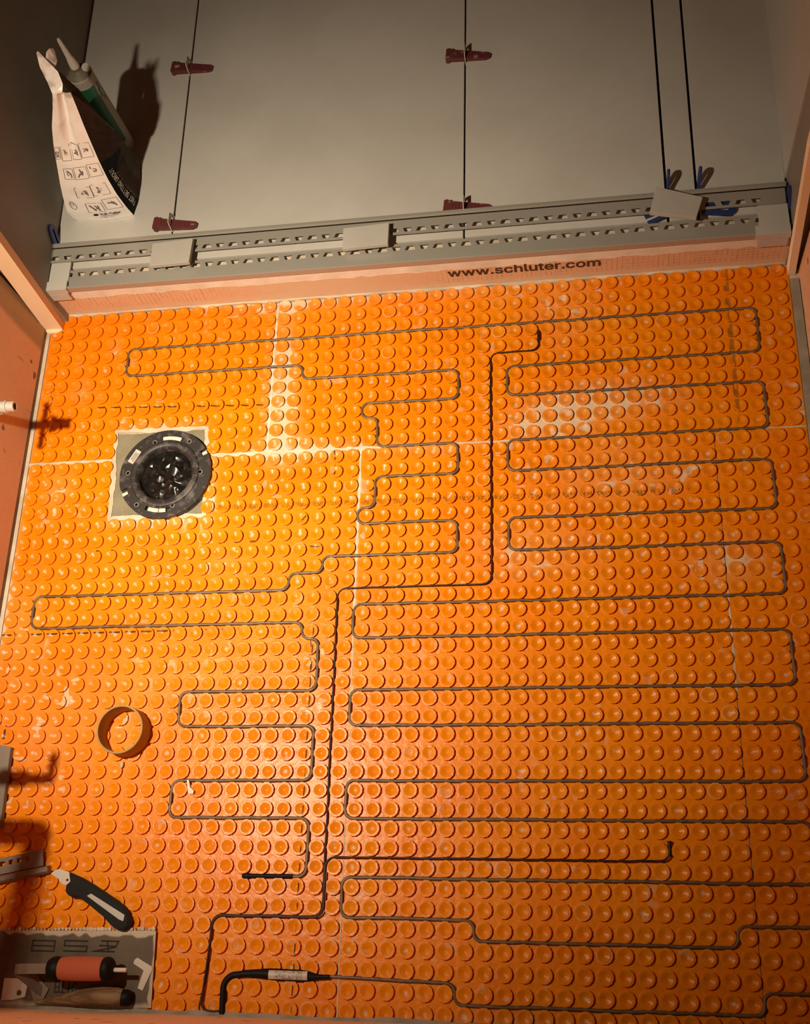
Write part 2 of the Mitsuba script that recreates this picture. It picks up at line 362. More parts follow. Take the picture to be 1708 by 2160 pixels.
def ragged(x0, y0, x1, y1, w, amp, seed, n=120):
    t = np.linspace(0, 1, n); P = np.c_[x0 + (x1 - x0) * t, y0 + (y1 - y0) * t]; d = np.array([x1 - x0, y1 - y0]); d /= np.linalg.norm(d); q = np.array([-d[1], d[0]])
    a = w / 2 + amp * (meshkit.fbm(np.c_[P * 70, np.full(n, seed)], 3) - .35); b = w / 2 + amp * (meshkit.fbm(np.c_[P * 70, np.full(n, seed + 5)], 3) - .35)
    return Polygon(np.vstack([P + q * np.maximum(a, .0002)[:, None], (P - q * np.maximum(b, .0002)[:, None])[::-1]])).buffer(0)
for q, (a_, w_, am) in enumerate((((-.838, -.0900, -.66, -.0900), .0050, .0030), ((-.478, -.0900, -.16, -.0900), .0060, .0062), ((-.16, -.0900, .10, -.0900), .0030, .0030), ((.10, -.0900, .604, -.0900), .0022, .0020), ((-.3600, -.0900, -.3600, .2345), .0042, .0040), ((-.1801, -.42, -.1801, -.0900), .0036, .0026), ((-.1801, -1.044, -.1801, -.42), .0016, .0012), ((.4494, -.56, .4494, -.38), .0026, .0018))):
    add("floor__seam_thinset", ext(ragged(*a_, w_, am, q * 3 + 1), -.0050, ZB + .0006), "thinset_white", label="pale thinset squeezed up through a membrane seam")
_o = resample(np.array(list(HOLE.exterior.coords)), .0035)[:-1]; _c = _o.mean(0); _n = (_o - _c) / np.linalg.norm(_o - _c, axis=1, keepdims=True)
_rim = Polygon(_o + _n * (.0022 + .0060 * (meshkit.fbm(np.c_[_o * 95, np.zeros(len(_o))], 3, 2) - .3))[:, None]).buffer(0).difference(Polygon(_o - _n * (.0062 + .0075 * (meshkit.fbm(np.c_[_o * 60, np.zeros(len(_o))], 3, 5) - .35))[:, None]).buffer(0))
add("floor__patch_rim", ext(_rim, -.0055, ZB + .0010), "thinset_white", label="ragged white thinset rim round the mortar square")

# one stud: an undercut cup with a dished top
NS = 12
STUD = [(.0121, 0), (.0125, .0018), (.0130, .0036), (.0132, .0044), (.0130, .0049), (.0122, .0051), (.0092, .0049), (.0084, .0044), (.0012, .0022), (.0010, .00215)]
proto = lathe(STUD, NS)
pv, pf, pn = meshkit.arrays(proto, 24)
cap = len(pv); ringc = trimesh.Trimesh(np.vstack([np.c_[.0010 * np.cos(np.arange(NS) * 2 * np.pi / NS), .0010 * np.sin(np.arange(NS) * 2 * np.pi / NS), np.full(NS, .00215)], [[0, 0, .0021]]]), [[k, (k + 1) % NS, NS] for k in range(NS)], process=False)
pv = np.vstack([pv, ringc.vertices]); pf = np.vstack([pf, ringc.faces + cap]); pn = np.vstack([pn, np.tile([0, 0, 1.0], (NS + 1, 1))])
stud_file = meshkit.write_ply((pv, pf), False, normals=pn)
def sheet_of(x, y):
    for k, sh in enumerate(SHEETS):
        if sh.buffer(.002).contains(Point(x, y)): return k
    return None
def project(X):
    Y = (np.atleast_2d(X) - CAM) @ ROWS.T
    return FOC * Y[:, :2] / Y[:, 2:] + [854, 1080]
studs = []
for c in range(-28, 20):
    for r in range(-8, 35):
        x, y = (c + .5) * PITCH, -(r + .5) * PITCH
        if c == -28: x += .0035
        k = sheet_of(x, y)
        if k is None or HOLE.contains(Point(x, y)) or x > .598: continue
        u = project([[x, y, 0], [x + .03, y, 0], [x, y - .03, 0]])
        size = np.linalg.norm(u[1] - u[0]) * np.linalg.norm(u[2] - u[0])
        inside = 12 < u[0][0] < 1696 and 12 < u[0][1] < 2148
        studs.append((size if inside else 0, x, y, k))
studs.sort(key=lambda s: -s[0])
for q, (s_, x, y, k) in enumerate(studs[:300]):
    kk = name(sheet_keys[k] + "__stud")
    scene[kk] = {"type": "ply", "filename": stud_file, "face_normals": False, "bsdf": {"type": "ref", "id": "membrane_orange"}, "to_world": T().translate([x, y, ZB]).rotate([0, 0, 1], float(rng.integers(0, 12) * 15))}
for k in range(len(SHEETS)):
    rest = [(x, y) for s_, x, y, kk in studs[300:] if kk == k]
    if not rest: continue
    V, F, N = [], [], []
    for j, (x, y) in enumerate(rest):
        a = rng.integers(0, 12) * math.radians(15); R = np.array([[math.cos(a), -math.sin(a), 0], [math.sin(a), math.cos(a), 0], [0, 0, 1]])
        V.append(pv @ R.T + [x, y, ZB]); N.append(pn @ R.T); F.append(pf + j * len(pv))
    fn = meshkit.write_ply((np.vstack(V), np.vstack(F)), False, normals=np.vstack(N))
    kk = sheet_keys[k] + "__stud_field"
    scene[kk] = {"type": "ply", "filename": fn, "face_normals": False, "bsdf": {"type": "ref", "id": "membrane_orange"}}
    tag(kk, label="field of round orange studs of the membrane", kind="stuff")

# shower platform
PZ, TZ = .083, .088
add("shower_base", bx(-.84, .64, .242, 1.35, -.02, PZ - .004), "thinset_white", kind="structure", label="raised shower platform edge")
def wavy_band(x0, x1, z0, z1, y, amp, n=160, seed=1):
    xs = np.linspace(x0, x1, n); up = z1 + amp * (meshkit.noise(np.c_[xs * 55, xs * 0, xs * 0 + seed]) - .5); lo = z0 + amp * .4 * (meshkit.noise(np.c_[xs * 45, xs * 0 + 5, xs * 0 + seed]) - .5)
    P = Polygon(np.vstack([np.c_[xs, lo], np.c_[xs, up][::-1]]))
    m = ext(P, 0, .0016); return frame(m, (0, y, 0), (1, 0, 0), (0, 0, 1))
add("shower_base__membrane_band", wavy_band(-.84, .64, -.004, .058, .2420, .006), "membrane_band", label="orange membrane band with grid lines on the platform front")
add("shower_base__thinset_band", wavy_band(-.84, .64, .054, PZ, .2425, .003, seed=3), "thinset_bright", label="white thinset smeared along the top of the platform front")
add("shower_base__thinset_ledge", bx(-.84, .64, .241, .2895, PZ - .004, PZ), "thinset_white", label="pale thinset ledge between the two trims")
_f = Polygon(np.vstack([[(x, .2405) for x in (.61, -.82)], [(x, .2385 - .006 * meshkit.noise(np.array([[x * 40, 0, 2.]]))[0]) for x in np.linspace(-.82, .61, 120)]]))
add("shower_base__thinset_fillet", ext(_f.buffer(0), -.005, .0015), "thinset_white", label="rough white thinset bead at the platform foot")
tm = meshkit.text_mesh("www.schluter.com", .022, .0004, bold=True)
w_ = np.ptp(tm.vertices[:, 0]); tm.vertices[:, 0] = (tm.vertices[:, 0] - tm.vertices[:, 0].min()) * .284 / w_
tm = frame(tm, (-.016, .2400, .0365), (1, 0, 0), (0, 0, 1))
add("shower_base__printed_lettering", tm, "ink_brown", label="dark web address printed on the membrane band")
add("shower_base__joint_bed", bx(-.815, .612, .292, 1.30, PZ - .004, PZ - .0035), "joint_dark")
YB = 1.28
def jx(j, y): return np.interp(y, [.3, 1.0], j)
J1, J2, J3, J4, JL, JR = (-.5580, -.5655), (.0195, .0210), (.3908, .3922), (.4440, .4482), (-.8015, -.8145), (.5995, .6140)
def tile(a, b, ga, gb):
    P = Polygon([(jx(a, .290) + ga, .290), (jx(b, .290) - gb, .290), (jx(b, YB) - gb, YB), (jx(a, YB) + ga, YB)])
    add("shower_base__tile", bevel_ext(P, PZ - .0035, TZ, .0006), "tile_grey")
g, G = .0017, .0025
tile(JL, J1, .0015, g); tile(J1, J2, g, g); tile(J2, J3, g, G); tile(J3, J4, G, G); tile(J4, JR, G, .0015)

# walls
def wall(key, mesh, bsdf, label): add(key, mesh, bsdf, kind="structure", label=label)
HZ = 2.4
wall("wall_left", bx(-.88, -.845, -1.048, .215, .009, HZ), "membrane_wall", "left bathroom wall in peach coloured membrane")
add("wall_left__recess", bx(-.88, -.8462, -1.048, .205, -.01, .009), "thinset_brown", label="recess at the foot of the left wall")
wall("wall_right", bx(.6225, .66, -1.048, .225, -.01, HZ), "membrane_wall", "right bathroom wall in pink membrane")
def slab4(pts_bottom, pts_top, z0, z1):
    b, t = np.array(pts_bottom), np.array(pts_top); v = np.vstack([np.c_[b, np.full(4, z0)], np.c_[t, np.full(4, z1)]])
    f = [[0, 2, 1], [0, 3, 2], [4, 5, 6], [4, 6, 7]] + sum([[[k, (k + 1) % 4, 4 + (k + 1) % 4], [k, 4 + (k + 1) % 4, 4 + k]] for k in range(4)], [])
    m = trimesh.Trimesh(v, f, process=False); m.fix_normals(); return m
WL = [(-.86, .225), (-.8005, .225), (-.8195, YB + .04), (-.86, YB + .04)]
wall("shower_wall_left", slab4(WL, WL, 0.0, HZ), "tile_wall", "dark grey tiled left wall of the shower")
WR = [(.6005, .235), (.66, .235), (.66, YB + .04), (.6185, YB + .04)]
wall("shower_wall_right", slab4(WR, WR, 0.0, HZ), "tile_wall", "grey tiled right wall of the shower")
add("shower_wall_right__edge_line", slab4([(.5990, .36), (.6040, .36), (.6100, .9), (.6040, .9)], [(.5990, .36), (.6040, .36), (.6100, .9), (.6040, .9)], .088, 1.2), "scrap_stone", label="narrow vertical tile edge in the right corner")
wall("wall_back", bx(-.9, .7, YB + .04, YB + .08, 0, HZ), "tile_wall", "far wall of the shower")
# end strips of the thicker shower walls, leaning in slightly as seen
def strip(x0, x1, y0, y1, lean, z0):
    b = [(x0, y0), (x1, y0), (x1, y1), (x0, y1)]; t = [(x + lean, y) for x, y in b]
    lo = slab4(b, t, z0, .34); hi = slab4(t, t, .34, HZ); return cat([lo, hi])
add("shower_wall_left__edge_strip", strip(-.8475, -.8105, .207, .226, .030, -.004), "edge_strip", label="pale membrane strip folded over the end of the left shower wall")
_a = np.linspace(0, np.pi, 14); foot = Polygon([(-.829 + .0185 * math.cos(t), .2075 - .008 * math.sin(t)) for t in _a] + [(-.8475, .2265), (-.8105, .2265)])
add("shower_wall_left__strip_foot", bevel_ext(foot, -.0035, .004, .002) if foot.is_valid else ext(foot, -.0035, .004), "edge_strip", label="rounded foot of the pale strip on the floor")
add("shower_wall_right__edge_strip", strip(.6035, .6165, .216, .236, -.020, -.004), "edge_strip", label="tan membrane strip on the end of the right shower wall")
wall("wall_near", bx(-.9, .05, -1.12, -1.0475, -.02, HZ), "membrane_wall", "near bathroom wall at the bottom edge of the view")
xs = np.linspace(-.845, .05, 90)
_f = Polygon(np.vstack([[(.05, -1.0475), (-.845, -1.0475)], np.c_[xs, -1.0435 + .004 * meshkit.noise(np.c_[xs * 30, xs * 0, xs * 0])]]))
add("wall_near__thinset_fillet", ext(_f.buffer(0), -.0055, .003), "thinset_grey", label="crusty thinset bead along the near wall")
wall("hall_floor", bx(-1.2, 1.2, -2.6, -1.12, -.03, -.006), "hall_board", "floor outside the door, out of view")
wall("wall_hall", cat([bx(-1.2, 1.2, -2.65, -2.6, -.03, HZ), bx(-1.25, -1.2, -2.65, -1.12, -.03, HZ), bx(1.2, 1.25, -2.65, -1.12, -.03, HZ), bx(-1.2, -.9, -1.12, -1.07, -.03, HZ), bx(.66, 1.2, -1.12, -1.07, -.03, HZ)]), "hall_board", "walls outside the door, out of view")
wall("ceiling", bx(-1.3, 1.3, -2.7, 1.4, HZ, HZ + .05), "plaster_dark", "unseen ceiling, coloured dark to hold down bounced light")

# ------------------------------------------------------------------ heating cable and sensor wires
def grid(cs, z=0.0): return [(c * PITCH, -r * PITCH, z) for c, r in cs]
PATH = [(-6.55, 32.86), (0, 33), (0, 34), (15, 34), (15, 33), (18, 33), (18, 30), (14, 30), (14, 31), (1, 31), (1, 30), (-6, 30), (-6, 28), (18, 28), (18, 25), (-6, 25), (-6, 23), (18, 23), (18, 20), (-6, 20), (-6, 18), (18, 18), (18, 15), (-6, 15), (-6, 13),
        (18, 13), (18, 10), (3, 10), (3, 8), (18, 8), (18, 5), (3, 5), (3, 3), (18, 3), (18, 0), (3, 0), (3, -2), (18, -2), (18, -5), (-22, -5), (-22, -3), (-10, -3), (-10, -2), (0, -2), (0, 0), (-6, 0), (-6, 1), (-5, 1), (-5, 3), (0, 3), (0, 5), (-5, 5), (-5, 7), (-6, 7), (-6, 8),
        (0, 8), (0, 10), (-8, 10), (-8, 11), (-10, 11), (-10, 12), (-26, 12), (-26, 14), (-9, 14), (-9, 15), (-8, 15), (-8, 18), (-16, 18), (-16, 20), (-8, 20), (-8, 23), (-16, 23), (-16, 25), (-8, 25), (-8, 28), (-8.9, 28)]
def weave(P, amp, seed):
    P = P.copy(); n_ = meshkit.noise(np.c_[P[:, 0] * 38, P[:, 1] * 38, np.full(len(P), seed)]) - .5; m_ = meshkit.noise(np.c_[P[:, 0] * 38 + 9, P[:, 1] * 38, np.full(len(P), seed + 3)]) - .5
    P[:, 0] += amp * n_; P[:, 1] += amp * m_; return P
cp = resample(fillet(grid(PATH), .0135, 6), .012)
cable = thing("heating_cable", "long grey brown heating cable snaking in loops between the orange studs", "heating cable")
add(cable + "__cable", tube(weave(cp, .0018, 2), .0027, 8), "cable_brown", smooth=50)
pe = resample(np.array(grid([(-8.7, 28), (-11.2, 28.02)], .0004)), .01)
add(cable + "__end_sleeve", cat([tube(pe, .0034, 10), tube(np.array(grid([(-11.05, 28.02), (-11.2, 28.02), (-11.42, 28.03), (-11.5, 28.03)], .0006)), [.0036, .0046, .0046, .003], 12)]), "rubber_black", smooth=50, label="black sealed end sleeve")
spx = [(-.1930, -.9865, .0032), (-.212, -.9872, .0040), (-.224, -.9868, .0072), (-.236, -.9862, .0086), (-.285, -.9852, .0086), (-.297, -.9848, .0074), (-.312, -.9848, .0060), (-.330, -.9856, .0052)]
add(cable + "__splice", tube(np.array([(x, y, .0022) for x, y, r in spx]), [r for x, y, r in spx], 14), "rubber_black", smooth=50, label="thick black splice sleeve")
lead = fillet([(-.326, -.9856, .0022), (-.3625, -.9900, .0022), (-.3610, -1.0440, .0016)], .024, 8)
add(cable + "__cold_lead", tube(resample(lead, .006), .0050, 10), "rubber_black", smooth=50, label="thick black cold lead running into the near wall")
lb = Polygon(sbox(-.2885, -.0068, -.2265, .0068)).buffer(-.001).buffer(.001)
lbm = []
for t0, t1 in zip(np.linspace(-38, 38, 9)[:-1], np.linspace(-38, 38, 9)[1:]):
    pass
def label_patch():
    V, F = [], []; nx, nt = 8, 10
    for i in range(nx):
        for j in range(nt):
            x = -.2885 + .062 * i / (nx - 1); th = math.radians(-46 + 92 * j / (nt - 1)); yc = -.9857 + .0
            V.append((x, yc + .0089 * math.sin(th), .0022 + .0089 * math.cos(th)))
    for i in range(nx - 1):
        for j in range(nt - 1):
            a = i * nt + j; F += [[a, a + nt, a + nt + 1], [a, a + nt + 1, a + 1]]
    m = trimesh.Trimesh(V, F, process=False)
    return m if m.face_normals[:, 2].mean() > 0 else trimesh.Trimesh(V, np.array(F)[:, ::-1], process=False)
add(cable + "__paper_label", label_patch(), "splice_label", smooth=True, label="small pale printed label on the splice")

WR_ = .0015
s1 = resample(fillet(grid([(4.98, -4.35), (4.98, -3), (2, -3), (2, 12), (-7, 12), (-7, 30), (-13, 30), (-13.05, 33.0), (-13.35, 34.8), (-12.6, 34.85), (-12.1, 34.8)], .0008), .016, 7), .012)
sw = thing("sensor_wire", "thin black sensor wire running from the upper right down the middle to the near wall", "wire", "thin black floor sensor wires")
add(sw + "__wire", tube(weave(s1, .0011, 11), WR_, 8), "wire_black", smooth=50)
add(sw + "__sensor_tip", tube(np.array(grid([(4.98, -3.55), (4.98, -4.2), (4.98, -4.36)], .0010)), [.0026, .0028, .0034], 10), "wire_black", smooth=50, label="thicker sensor tip")
s2 = resample(fillet([np.array(p) for p in grid([(11, 26.0), (11, 27), (-6.92, 27), (-6.92, 30.05), (-12.93, 30.05), (-13.02, 32.0), (-13.20, 34.6), (-12.5, 34.7), (-12.1, 34.65)], .0040)], .016, 7), .012)
sw = thing("sensor_wire", "thin black sensor wire branching right along the lower floor to a short upturned tip", "wire", "thin black floor sensor wires")
add(sw + "__wire", tube(weave(s2, .0011, 11), WR_, 8), "wire_black", smooth=50)
add(sw + "__sensor_tip", tube(np.array(grid([(11, 26.75), (11, 26.2), (11, 26.0)], .0012)), [.0026, .0028, .0034], 10), "wire_black", smooth=50, label="thicker sensor tip")

# ------------------------------------------------------------------ toilet flange
FC = np.array([-.552, -.1275]); FR = .0893
fl = thing("toilet_flange", "round black toilet flange in the mortar square on the left of the floor", "toilet flange")
def arc_slot(r0, r1, a0, a1, n=14):
    a = np.radians(np.linspace(a0, a1, n)); return Polygon(np.vstack([np.c_[r1 * np.cos(a), r1 * np.sin(a)], np.c_[r0 * np.cos(a), r0 * np.sin(a)][::-1]]))
disc = Point(0, 0).buffer(FR, 32).difference(Point(0, 0).buffer(.066, 32))
slots = [arc_slot(.0690, .0775, 64, 100), arc_slot(.0700, .0785, 246, 285)]
notch = [arc_slot(.078, .095, 24, 33), arc_slot(.076, .095, 200, 210)]
holes = [(112, .070), (56, .0765), (177, .073), (0, .070), (232, .078), (289, .0695)]
top = disc
for s_ in slots + notch: top = top.difference(s_)
for a, r in holes: top = top.difference(Point(r * math.cos(math.radians(a)), r * math.sin(math.radians(a))).buffer(.0032, 8))
m = cat([ext(top, .003, .0095), ext(disc, -.004, .003)])
m.apply_translation((FC[0], FC[1], 0)); add(fl + "__ring", m, "abs_black", smooth=30)
m = lathe([(.0665, -.002), (.0680, .0095), (.0665, .0118), (.0630, .0128), (.0575, .0122), (.0545, .0100), (.0515, .0060), (.0505, -.0050)], 64); m.apply_translation((FC[0], FC[1], 0)); add(fl + "__throat", m, "abs_black", smooth=40, label="stepped collar around the drain opening")
for s_ in (arc_slot(.0694, .0770, 70, 99), arc_slot(.0704, .0780, 250, 266), arc_slot(.0704, .0780, 267, 277), arc_slot(.079, .0885, 25.5, 29.5), arc_slot(.078, .089, 205, 209)):
    m = ext(s_, .003, .0082); m.apply_translation((FC[0], FC[1], 0)); add(fl + "__slot_filler", m, "slot_bone", label="pale thinset showing in a bolt slot")
for a, r in holes:
    m = lathe([(.0044, .0095), (.0044, .0101), (.0034, .0101), (.0034, .0060)], 16); m.apply_translation((FC[0] + r * math.cos(math.radians(a)), FC[1] + r * math.sin(math.radians(a)), 0)); add(fl + "__screw_hole", m, "metal_satin", smooth=30, label="screw hole with a worn grey rim")
m = ext(sbox(-.0143, -.0062, .0143, .0062), .0096, .0100); m = frame(m, (FC[0] - .0640, FC[1] + .0375, 0), (math.cos(math.radians(60)), math.sin(math.radians(60)), 0), (-math.sin(math.radians(60)), math.cos(math.radians(60)), 0))
add(fl + "__sticker", m, "ink_white", label="small white sticker")
for k, dy in enumerate((-.0038, -.0016, .0008, .0030)):
    m = ext(sbox(-.0110 + .001 * k, -.0006, .0095 - .0015 * (k % 2), .0006), .0100, .0102); m = frame(m, (FC[0] - .0640 - dy * math.sin(math.radians(60)), FC[1] + .0375 + dy * math.cos(math.radians(60)), 0), (math.cos(math.radians(60)), math.sin(math.radians(60)), 0), (-math.sin(math.radians(60)), math.cos(math.radians(60)), 0))
    add(fl + "__print_line", m, "ink_grey")
# crumpled bag stuffed in the drain
rb = np.random.default_rng(21); pts = [(0.0516 * math.cos(t), 0.0516 * math.sin(t)) for t in np.linspace(0, 2 * math.pi, 40, endpoint=False)]
while len(pts) < 230:
    q = rb.uniform(-.049, .049, 2)
    if np.hypot(*q) < .0485 and min(np.hypot(q[0] - a, q[1] - b) for a, b in pts) > .0042: pts.append(tuple(q))
pts = np.array(pts); from scipy.spatial import Delaunay
rad = np.linalg.norm(pts, axis=1) / .0516
rg = 1 - np.abs(2 * meshkit.noise(np.c_[pts @ np.array([[.5, .85], [-.85, .5]]) * [70, 34], np.zeros(len(pts))] + 3, 5) - 1)
zz = np.where(rad > .99, -.0036, -.0030 + .0105 * rg ** 1.4 * (1 - rad ** 5) + .0030 * rb.uniform(-1, 1, len(pts)) * (1 - rad ** 3))
tri_ = Delaunay(pts).simplices; a_, b_, c_ = pts[tri_[:, 0]], pts[tri_[:, 1]], pts[tri_[:, 2]]
ar = (b_ - a_)[:, 0] * (c_ - a_)[:, 1] - (b_ - a_)[:, 1] * (c_ - a_)[:, 0]; tri_ = np.where((ar > 0)[:, None], tri_, tri_[:, ::-1])
m = trimesh.Trimesh(np.c_[pts + FC, zz], tri_, process=False).subdivide(); m.vertices[:, 2] += .0012 * (meshkit.noise(m.vertices * 150, 3) - .5) * (m.vertices[:, 2] > -.004)
k = add("plastic_bag", m, "bag_black", smooth=22, label="crumpled shiny black plastic bag stuffed into the toilet drain opening", category="plastic bag")

# ------------------------------------------------------------------ cardboard tape core
core = lathe([(.0415, .0028), (.0415, .0372), (.0408, .0379), (.0386, .0379), (.0380, .0372), (.0380, .0028)], 64, closed=True); core.apply_translation((-.5690, -.6100, 0))
add("tape_core", core, "cardboard", smooth=30, label="empty brown cardboard tape core lying on the studs at left", category="tape core")

# ------------------------------------------------------------------ utility knife
kn = thing("utility_knife", "black utility knife with a bare silver blade lying above the notched trowel", "utility knife")
KH = [(-.6385, -.840), (-.615, -.8485), (-.5955, -.8575), (-.580, -.866), (-.550, -.882), (-.535, -.8925), (-.526, -.902), (-.5215, -.912), (-.5225, -.921), (-.530, -.9275), (-.5375, -.928), (-.546, -.9255), (-.554, -.9205), (-.570, -.907), (-.593, -.892), (-.612, -.8805), (-.620, -.879), (-.6265, -.8795), (-.635, -.8755), (-.640, -.8695), (-.640, -.861), (-.634, -.855)]
KP = Polygon(KH).buffer(.0012).buffer(-.0012)
lay = []
for i, (z0, z1, s_) in enumerate([(.0028, .0055, -.0016), (.0055, .0130, 0), (.0130, .0155, -.0014), (.0155, .0172, -.0034)]): lay.append(ext(KP.buffer(s_), z0, z1))
add(kn + "__handle", cat(lay), "rubber_black", smooth=40)
BL = Polygon([(-.6695, -.8432), (-.6625, -.8370), (-.6540, -.8352), (-.6380, -.8405), (-.6290, -.8480), (-.6315, -.8530), (-.6400, -.8610), (-.6500, -.8565), (-.6560, -.8500)]).difference(Point(-.6388, -.8525).buffer(.0021, 8))
add(kn + "__blade", ext(BL, .0128, .0142), "metal_bright", smooth=False, label="silver trapezoid blade with a round hole")
IN = Polygon([(-.5985, -.8765), (-.5930, -.8735), (-.5320, -.9045), (-.5330, -.9130), (-.5400, -.9105)])
add(kn + "__inlay", ext(IN.buffer(.0006), .0168, .0178), "metal_satin", label="worn grey metal inlay in the handle")
add(kn + "__screw", cat([trimesh.creation.cylinder(radius=.0018, height=.001, sections=12, transform=trimesh.transformations.translation_matrix((-.5475, -.9175, .0170)))]), "ink_black", label="dark screw recess")

# ------------------------------------------------------------------ notched trowel
tr = thing("notched_trowel", "dirty notched trowel with a red foam grip lying in the near left corner", "trowel")
TA, TB, TC, TD = np.array([-.7540, -.9325]), np.array([-.4810, -.9265]), np.array([-.4765, -1.0395]), np.array([-.7560, -1.0435])
edge = []
nn = 44
for q in range(nn):
    a, b, c = TA + (TB - TA) * q / nn, TA + (TB - TA) * (q + .5) / nn, TA + (TB - TA) * (q + 1) / nn
    e = np.array([0, .0048]); edge += [tuple(a), tuple(a + e * .2), tuple(a + (b - a) * .5 + e), tuple(b + e * .2), tuple(b)]
blade = Polygon(edge + [tuple(TB), tuple(TC), tuple(TD)]).buffer(0)
add(tr + "__blade", ext(blade, .0030, .0042), "trowel_steel", label="steel blade crusted with white thinset along its teeth")
for q in range(3, nn):
    if rng.random() < (.25 if q < 16 else .8):
        a = TA + (TB - TA) * (q + .25) / nn + np.array([0, .003]); rr = .0018 + .0014 * rng.random()
        m = trimesh.creation.icosphere(subdivisions=1, radius=1); m.apply_scale((rr * 1.3, rr * 1.2, .0013)); m.apply_translation((a[0], a[1] - .001 * rng.random(), .0042)); add(tr + "__thinset_blob", m, "thinset_white", smooth=True)
GA, GB, GZ = np.array([-.6235, -.9855]), np.array([-.5355, -.9840]), .0490
def gcyl(x0, x1, rs, key, mat_, lab=None, n=28):
    d = GB - GA; L = np.linalg.norm(d); d = d / L
    pts = np.array([(*(GA + d * L * t), GZ) for t in np.linspace(x0, x1, len(rs))]); add(tr + key, tube(pts, rs, n), mat_, smooth=45, label=lab)
gcyl(.10, .94, [.0160, .0174, .0178, .0178, .0178, .0176, .0168], "__grip", "foam_red", "red foam grip")
gcyl(-.10, .14, [.0140, .0172, .0182, .0178, .0150], "__end_cap", "rubber_black", "dark rubber collar of the grip")
gcyl(.92, 1.10, [.0166, .0180, .0180, .0165, .0120], "__end_cap", "rubber_black", "dark rubber collar of the grip")
sh1 = resample(fillet([(-.6330, -.9858, .049), (-.6935, -.9880, .047), (-.6620, -1.0220, .0050)], .010, 5), .004)
def bar(path, w, h):
    P = np.asarray(path); d = np.gradient(P, axis=0); d /= np.linalg.norm(d, axis=1, keepdims=True); s = np.array([0, 1.0, 0]); V, F = [], []
    for p_, d_ in zip(P, d):
        u = np.cross(d_, s); u /= np.linalg.norm(u)
        V += [p_ + s * w + u * h, p_ - s * w + u * h, p_ - s * w - u * h, p_ + s * w - u * h]
    for k in range(len(P) - 1):
        for j in range(4):
            a, b = 4 * k + j, 4 * k + (j + 1) % 4; F += [[a, b, b + 4], [a, b + 4, a + 4]]
    F += [[0, 1, 2], [0, 2, 3], [len(V) - 4, len(V) - 2, len(V) - 3], [len(V) - 4, len(V) - 1, len(V) - 2]]
    m = trimesh.Trimesh(V, F, process=False); m.fix_normals(); return m
add(tr + "__bracket", cat([bar(sh1, .0075, .0024), ext(Polygon([(-.690, -1.0000), (-.676, -.9960), (-.650, -1.0170), (-.660, -1.0400), (-.671, -1.0390)]), .0042, .0075)]), "offcut_metal", label="grey metal bracket between grip and blade")
add(tr + "__tang", tube(np.array([(-.527, -.9848, .046), (-.506, -.9845, .046)]), .0034, 10), "plastic_white", smooth=45, label="pale end of the tang")
pl_ = Polygon([(-.7300, -1.0035), (-.6960, -1.0030), (-.6880, -1.0100), (-.6900, -1.0300), (-.7100, -1.0350), (-.7300, -1.0360)]).difference(Point(-.7010, -1.0245).buffer(.0042, 10))
add(tr + "__pale_patch", ext(pl_, .0042, .0050), "slot_bone", label="pale crusted patch with a dark hole on the blade")
def glyph(lines, o, s, w):
    return shapely.union_all([LineString([(o[0] + x * s[0], o[1] + y * s[1]) for x, y in l]).buffer(w, cap_style=3, join_style=2) for l in lines])
G1 = [[(0, 0), (1, 0), (1, 1), (0, 1), (0, 0)], [(0, .5), (1, .5)]]
G2 = [[(1, 1), (0, 1), (0, .5), (1, .5), (1, 0), (0, 0)]]
G3 = [[(.25, 1), (1, 1), (.9, .45), (0, 0), (.85, 0)], [(.2, .55), (.9, .5)], [(.5, 1), (.6, 0)]]
for gl, o in ((G1, (-.690, -.9615)), (G2, (-.634, -.9605)), (G3, (-.581, -.9595))):
    add(tr + "__stamped_mark", ext(glyph(gl, o, (.039, .0155), .0012), .0042, .00435), "ink_black", label="square mark stamped in the blade")
for q, gl in enumerate(([[(0, 0), (0, 1), (.8, 1), (.8, 0), (0, 0)], [(0, .5), (.8, .5)]], [[(.4, 0), (.4, 1)], [(0, 0), (.8, 0)]], [[(.4, 0), (.4, 1)]], [[(.8, .8), (.4, 1), (0, .6), (0, .3), (.4, 0), (.8, .3)]])):
    add(tr + "__stamped_mark", ext(glyph(gl, (-.641 + .0098 * q, -1.0215), (.0085, .0150), .0010), .0042, .00435), "ink_black", label="dark letter shape on the blade")
# pale L-shaped strip and a wooden handle lying on the blade
add("tape_scrap", ext(Polygon([(-.5115, -.9705), (-.5070, -.9672), (-.4815, -.9795), (-.4800, -.9835), (-.4930, -1.0150), (-.5015, -1.0115), (-.4945, -.9855), (-.5125, -.9760)]), .0046, .0056), "ink_white", label="bent pale strip lying on the right end of the trowel blade", category="scrap strip")
wh = thing("wooden_handle", "tapered brown wooden tool handle with dark end lying along the near edge of the trowel", "tool handle")
hp = np.array([(-.668, -1.0370, .0035), (-.642, -1.0345, .0055), (-.612, -1.0300, .0090), (-.582, -1.0265, .0125), (-.552, -1.0245, .0142), (-.530, -1.0245, .0138), (-.520, -1.0250, .0125)])
mat("wood_handle", base_color=proc(lambda p, n, uv: mix(C3(.16, .09, .035), C3(.34, .215, .105), smoothstep(.25, .75, fbm(p.x * 26, p.y * 190, p.z * 190, 3)))), roughness=.6, specular=.3)
add(wh + "__shaft", tube(np.c_[hp[:, :2], .0045 + hp[:, 2]], hp[:, 2], 20), "wood_handle", smooth=45)
add(wh + "__end_ferrule", tube(np.array([(-.521, -1.0252, .0165), (-.514, -1.0255, .0165), (-.508, -1.0258, .0160), (-.5055, -1.026, .0160)]), [.0121, .0125, .0112, .007], 20), "rubber_black", smooth=45, label="dark rounded end")

